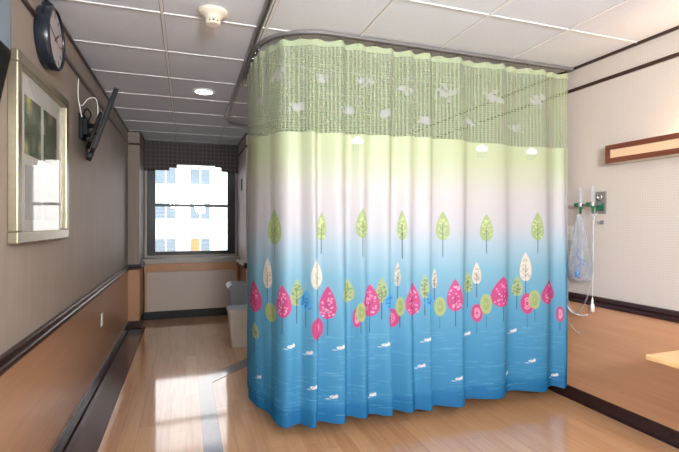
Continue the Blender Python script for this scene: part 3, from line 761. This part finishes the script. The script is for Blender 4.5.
# ------------------------------------------------------------------ right wall things
# over-bed light box
lb = thing('wall_light', 'long walnut-framed wall light glowing above the overbed table', 'wall light', (XR - .05, 1.5, 1.86))
LX, LY0, LY1, LZ0, LZ1 = XR - .105, 0.95, 2.30, 1.80, 1.925
b = MB(); e = .034
b.box(LX, LX + .02, LY0, LY1, LZ1 - e, LZ1, .002); b.box(LX, LX + .02, LY0, LY1, LZ0, LZ0 + e, .002)
b.box(LX, LX + .02, LY1 - e, LY1, LZ0 + e, LZ1 - e, .002); b.box(LX, LX + .02, LY0, LY0 + e, LZ0 + e, LZ1 - e, .002)
b.box(LX + .02, XR, LY1 - .012, LY1, LZ0, LZ1); b.box(LX + .02, XR, LY0, LY0 + .012, LZ0, LZ1)
b.build('frame', M['red_wood'], lb)
t = NT('warm_diffuser'); p = t.pbsdf(lin(206, 170, 138), 0.4); p.inputs['Emission Color'].default_value = (1, .66, .42, 1); p.inputs['Emission Strength'].default_value = .10; M['diffuser'] = t.m
b = MB(); b.box(LX + .008, LX + .014, LY0 + e, LY1 - e, LZ0 + e, LZ1 - e); b.build('front_diffuser', M['diffuser'], lb)
b = MB(); b.box(LX + .02, XR, LY0 + .012, LY1 - .012, LZ0, LZ0 + .01); b.build('bottom_panel', M['cream_plastic'], lb)
b = MB(); b.tube([(XR - .05, LY0 + .08, LZ0 + .06), (XR - .05, LY1 - .45, LZ0 + .06)], .013, 12); b.build('lamp_tube', emit('warm_tube', (1, .66, .40, 1), 62), lb)

# gas outlet with two flowmeters
def flow(y, label, zt):
    o = thing('flowmeter', label, 'flowmeter', (XR - .05, y, 1.52), 'oxygen flowmeters')
    b = MB(); b.sm = True; b.lathe([(.010, 0), (.011, .01), (.011, .10), (.008, .112), (.004, .116)], (XR - .075, y, 1.535), 16); b.build('sight_tube', M['clear'], o)
    b = MB(); b.lathe([(.016, -.012), (.016, .012)], (XR - .075, y, 1.522), 16); b.box(XR - .075, XR - .002, y - .010, y + .010, 1.512, 1.532, .003); b.build('body', M['chrome'], o)
    b = MB(); b.sm = True; b.lathe([(.014, -.02), (.017, -.016), (.017, .016), (.014, .02)], (XR - .075, y + .030, 1.522), 14, Matrix.Rotation(PI / 2, 4, 'X')); b.build('knob', M['green_plastic'], o)
    b = MB(); b.sm = True; b.lathe([(.006, -.055), (.009, -.05), (.009, -.02), (.014, -.012), (.014, .0)], (XR - .075, y, 1.51), 14); b.build('nozzle', M['green_plastic'], o)
    return o
gp = thing('gas_outlet', 'grey wall plate with round oxygen outlet beside the flowmeters', 'gas outlet', (XR, 2.43, 1.54))
b = MB(); b.box(XR - .012, XR, 2.375, 2.455, 1.455, 1.615, .004); b.build('plate', M['steel_grey'], gp)
b = MB(); b.sm = True; b.lathe([(.024, 0), (.024, .012), (.014, .016), (.014, .008)], (XR - .012, 2.415, 1.575), 24, Matrix.Rotation(-PI / 2, 4, 'Y')); b.build('outlet_ring', M['chrome'], gp)
b = MB(); b.box(XR - .02, XR - .012, 2.385, 2.445, 1.475, 1.53, .003); b.build('green_cover', M['green_plastic'], gp)
flow(2.425, 'flowmeter with green knob beside the grey gas outlet', 1.64)
flow(2.53, 'flowmeter with green knob nearest the curtain edge', 1.62)
# Y-shaped hook under the outlet
b = MB(); b.box(XR - .012, XR, 2.395, 2.425, 1.375, 1.405, .003); b.tube([(XR - .01, 2.41, 1.39), (XR - .03, 2.42, 1.385), (XR - .035, 2.425, 1.40)], .004, 8)
tag(b.build('wall_hook', M['steel_grey']), 'tiny dark hook on the wallpaper below the gas outlet', 'hook')
# white socket plate by the curtain
so = thing('wall_socket', 'white socket plate on right wall beside the curtain edge', 'socket', (XR, 2.69, 1.31))
b = MB(); b.box(XR - .008, XR, 2.655, 2.73, 1.25, 1.365, .003); b.build('plate', M['white_plastic'], so)
for dz in (-.025, .025):
    b = MB(); b.box(XR - .011, XR - .008, 2.675, 2.709, 1.3075 + dz - .015, 1.3075 + dz + .015, .001); b.build('receptacle', M['cream_plastic'], so)

# clear bag with tubing inside, hung from the flowmeter
bg = thing('plastic_bag', 'clear plastic bag of oxygen tubing hanging from the flowmeter', 'bag', (XR - .09, 2.60, 0.95))
b = MB(); b.sm = True
rows = []
NB = 36; prof = [(0.0, .018, .010), (.06, .028, .018), (.14, .048, .028), (.24, .066, .036), (.34, .085, .040), (.42, .092, .040), (.48, .088, .030), (.505, .07, .010)]
for q, (dz, hw, th) in enumerate(prof):
    rr = []
    for k in range(NB):
        a = 2 * PI * k / NB; wr = 1 + .10 * math.sin(5 * a + q * 1.3) + .07 * math.sin(9 * a - q)
        rr.append(b.bm.verts.new((XR - .075 + th * math.sin(a) * wr, 2.595 + hw * math.cos(a) * wr, 1.455 - dz)))
    rows.append(rr)
fs = []
for a, c in zip(rows, rows[1:]):
    for k in range(NB): fs.append(b.bm.faces.new((a[k], a[(k + 1) % NB], c[(k + 1) % NB], c[k])))
fs.append(b.bm.faces.new(rows[-1])); b._fin(fs); bmesh.ops.recalc_face_normals(b.bm, faces=b.bm.faces[:])
b.build('bag_film', M['clear'], bg)
b = MB(); b.sm = True; cp = []
for k in range(70):
    a = k * .62; cp.append((XR - .075 + .018 * math.sin(a * 1.7), 2.60 + .050 * math.cos(a) * (.6 + .4 * math.sin(k * .31)), 1.01 + .055 * math.sin(a * .83) + .0010 * k))
b.tube(smooth_path(cp[::2], 6), .0035, 6); b.build('coiled_tubing', M['clear'], bg)
b = MB(); b.sm = True
cp = [(XR - .08, 2.64, 1.005), (XR - .10, 2.61, .985), (XR - .10, 2.585, 1.0), (XR - .10, 2.60, 1.05), (XR - .085, 2.57, 1.09), (XR - .09, 2.60, 1.14), (XR - .08, 2.595, 1.20)]
b.tube(smooth_path(cp, 8), .0055, 8); b.lathe([(.008, 0), (.014, .01), (.014, .03), (.008, .045)], (XR - .1, 2.59, .985), 12); b.build('blue_connector', M['blue_plastic'], bg)
bg.location.y -= .055
# hanging tubes
def tube_obj(name, ctrl, r, mat, label, cat='tube', group=None):
    b = MB(); b.sm = True; b.tube(smooth_path(ctrl, 14), r, 8); return tag(b.build(name, mat), label, cat, group)
tube_obj('oxygen_tube', [(XR - .075, 2.425, 1.455), (XR - .07, 2.43, 1.25), (XR - .06, 2.445, 1.0), (XR - .06, 2.50, .80), (XR - .055, 2.58, .70), (XR - .05, 2.65, .74), (XR - .05, 2.70, .86)], .0045, M['clear'], 'clear tube hanging from flowmeter beside the grey gas outlet')
tube_obj('oxygen_tube', [(XR - .06, 2.73, .87), (XR - .05, 2.70, .77), (XR - .045, 2.64, .70), (XR - .04, 2.56, .685), (XR - .04, 2.50, .70)], .005, M['white_cord'], 'white tube looping beside the curtain edge below the chair rail')
tube_obj('oxygen_tube', [(XR - .08, 2.63, .95), (XR - .06, 2.66, .82), (XR - .05, 2.68, .66), (XR - .045, 2.63, .58), (XR - .04, 2.57, .545)], .004, M['clear'], 'clear tube drooping lowest below the plastic bag')
pc = thing('pull_cord', 'white pull cord with handle hanging below the gas outlet', 'pull cord', (XR - .045, 2.46, .75))
b = MB(); b.sm = True; b.tube(smooth_path([(XR - .012, 2.44, 1.46), (XR - .04, 2.445, 1.40), (XR - .042, 2.45, 1.1), (XR - .043, 2.455, .83)], 10), .0022, 6); b.build('cord', M['white_cord'], pc)
b = MB(); b.sm = True; b.lathe([(.004, .10), (.007, .085), (.009, .06), (.014, .05), (.014, .0), (.010, -.004)], (XR - .043, 2.455, .735), 16); b.build('handle', M['white_plastic'], pc)

# overbed table
ot = thing('overbed_table', 'overbed table with maple top at right below the wall light', 'table', (2.45, 1.2, 0))
b = MB(); b.box(2.10, 2.52, .72, 1.53, .725, .75, .006); b.build('tabletop', M['maple'], ot)
b = MB(); b.box(2.36, 2.44, .98, 1.06, .06, .725, .006); b.build('column', M['steel_grey'], ot)
for y in (.80, 1.24): 
    b = MB(); b.box(2.12, 2.62, y - .025, y + .025, .05, .085, .008); b.build('foot', M['steel_grey'], ot)
b = MB(); b.box(2.36, 2.44, .80, 1.24, .055, .085, .006); b.build('crossbar', M['steel_grey'], ot)
for x in (2.15, 2.59):
    for y in (.80, 1.24):
        b = MB(); b.sm = True; b.lathe([(.022, -.01), (.025, -.006), (.025, .006), (.022, .01)], (x, y, .025), 16, Matrix.Rotation(PI / 2, 4, 'X')); b.box(x - .006, x + .006, y - .012, y + .012, .025, .055); b.build('caster', M['rubber'], ot)

# ------------------------------------------------------------------ bins by the window
def tub(b, x0, x1, y0, y1, z0, z1, taper, r=.03, wall=.004):
    def ring(ins, z, rr):
        pts = []
        xa, xb, ya, yb = x0 + ins, x1 - ins, y0 + ins, y1 - ins
        for cx_, cy_, a0 in ((xb - rr, yb - rr, 0), (xa + rr, yb - rr, PI / 2), (xa + rr, ya + rr, PI), (xb - rr, ya + rr, 1.5 * PI)):
            for k in range(6):
                a = a0 + k / 5 * PI / 2; pts.append(b.bm.verts.new((cx_ + rr * math.cos(a), cy_ + rr * math.sin(a), z)))
        return pts
    R = [ring(taper, z0, r), ring(0, z1 - .02, r), ring(-.008, z1 - .018, r), ring(-.008, z1, r), ring(wall, z1, r), ring(taper + wall, z0 + .01, r)]
    fs = [b.bm.faces.new(R[0][::-1]), b.bm.faces.new(R[-1])]
    for a, c in zip(R, R[1:]):
        for k in range(24): fs.append(b.bm.faces.new((a[k], a[(k + 1) % 24], c[(k + 1) % 24], c[k])))
    b._fin(fs); bmesh.ops.recalc_face_normals(b.bm, faces=b.bm.faces[:])
w1 = thing('wastebasket', 'beige plastic wastebasket half hidden behind the curtain edge', 'wastebasket', (.60, 5.12, 0))
b = MB(); tub(b, .445, .75, 4.98, 5.24, 0.0, .42, .035); b.build('tub', M['bin_beige'], w1)
t = NT('bin_liner'); t.pbsdf(lin(196, 200, 206), .35); M['liner'] = t.m
b = MB(); tub(b, .452, .743, 4.987, 5.233, .30, .432, .006); b.build('liner', M['liner'], w1)
w2 = thing('lidded_bin', 'grey lidded bin standing behind the beige wastebasket', 'bin', (.62, 5.5, 0))
b = MB(); tub(b, .48, .76, 5.30, 5.62, 0.0, .60, .03); b.build('tub', M['bin_grey'], w2)
b = MB(); b.prism([(.462, .60), (.778, .60), (.778, .63), (.75, .66), (.50, .66), (.462, .63)], 'y', 5.285, 5.64, .006); b.build('lid', M['bin_grey'], w2)

# ------------------------------------------------------------------ lights
def area(name, loc, target, size, power, col, size_y=None):
    ld = bpy.data.lights.new(name, 'AREA'); ld.energy = power; ld.color = col; ld.size = size
    if size_y: ld.shape = 'RECTANGLE'; ld.size_y = size_y
    o = bpy.data.objects.new(name, ld); C.objects.link(o); o.location = loc
    o.rotation_euler = (Vector(target) - Vector(loc)).to_track_quat('-Z', 'Y').to_euler(); return o
# photographer's flash, left of and above the camera
pl = bpy.data.lights.new('flash_lamp', 'POINT'); pl.energy = 64; pl.color = (.92, .97, 1); pl.shadow_soft_size = .09
o = bpy.data.objects.new('flash_lamp', pl); C.objects.link(o); o.location = (-.40, -.75, 1.95)
# added unseen area light aimed upward to brighten the ceiling and room
area('bounce_fill', (.5, -.9, 1.9), (.8, -.2, 2.6), .5, 150, (.92, .97, 1))
# added ceiling fluorescent, out of view, for overhead light on the room
fxt = thing('added_ceiling_light', 'added unseen fluorescent ceiling light brightening the room', 'ceiling light', (1.37, .7, H))
b = MB(); b.box(1.09, 1.65, .1, 1.3, H - .012, H - .004); b.build('diffuser', emit('fluorescent', (.95, .98, 1, 1), 6.5), fxt)
b = MB(); b.box(1.07, 1.67, .08, .1, H - .014, H - .001); b.box(1.07, 1.67, 1.3, 1.32, H - .014, H - .001); b.box(1.07, 1.09, .1, 1.3, H - .014, H - .001); b.box(1.65, 1.67, .1, 1.3, H - .014, H - .001)
b.build('frame', M['tbar'], fxt)
sp = bpy.data.lights.new('downlight_beam', 'SPOT'); sp.energy = 5; sp.color = (1, .86, .7); sp.spot_size = 2.0; sp.spot_blend = .6; sp.shadow_soft_size = .06
o = bpy.data.objects.new('downlight_beam', sp); C.objects.link(o); o.location = (.156, 4.25, H - .03)
su = bpy.data.lights.new('sun', 'SUN'); su.energy = 16; su.color = (.97, .98, 1); su.angle = .01
o = bpy.data.objects.new('sun', su); C.objects.link(o); o.rotation_euler = Vector((.35, 1.0, -.75)).to_track_quat('-Z', 'Y').to_euler()
w = bpy.data.worlds.new('sky'); SC.world = w; w.use_nodes = True
bgn = w.node_tree.nodes['Background']; bgn.inputs[0].default_value = (.80, .90, 1, 1); bgn.inputs[1].default_value = 1.2

# ------------------------------------------------------------------ camera
cd = bpy.data.cameras.new('camera'); cam = bpy.data.objects.new('camera', cd); C.objects.link(cam)
cd.sensor_width = 36; cd.lens = 36 * 441 / 679; cd.sensor_fit = 'HORIZONTAL'; cd.clip_start = .02
cam.location = (0, 0, 1.386); cam.rotation_euler = (PI / 2, 0, -math.atan(153.5 / 441)); cd.shift_y = -3 / 679
SC.camera = cam
SC.view_settings.view_transform = 'Standard'; SC.view_settings.look = 'None'
SC.view_settings.exposure = 0.34; SC.view_settings.gamma = 1.0; SC.view_settings.use_curve_mapping = False
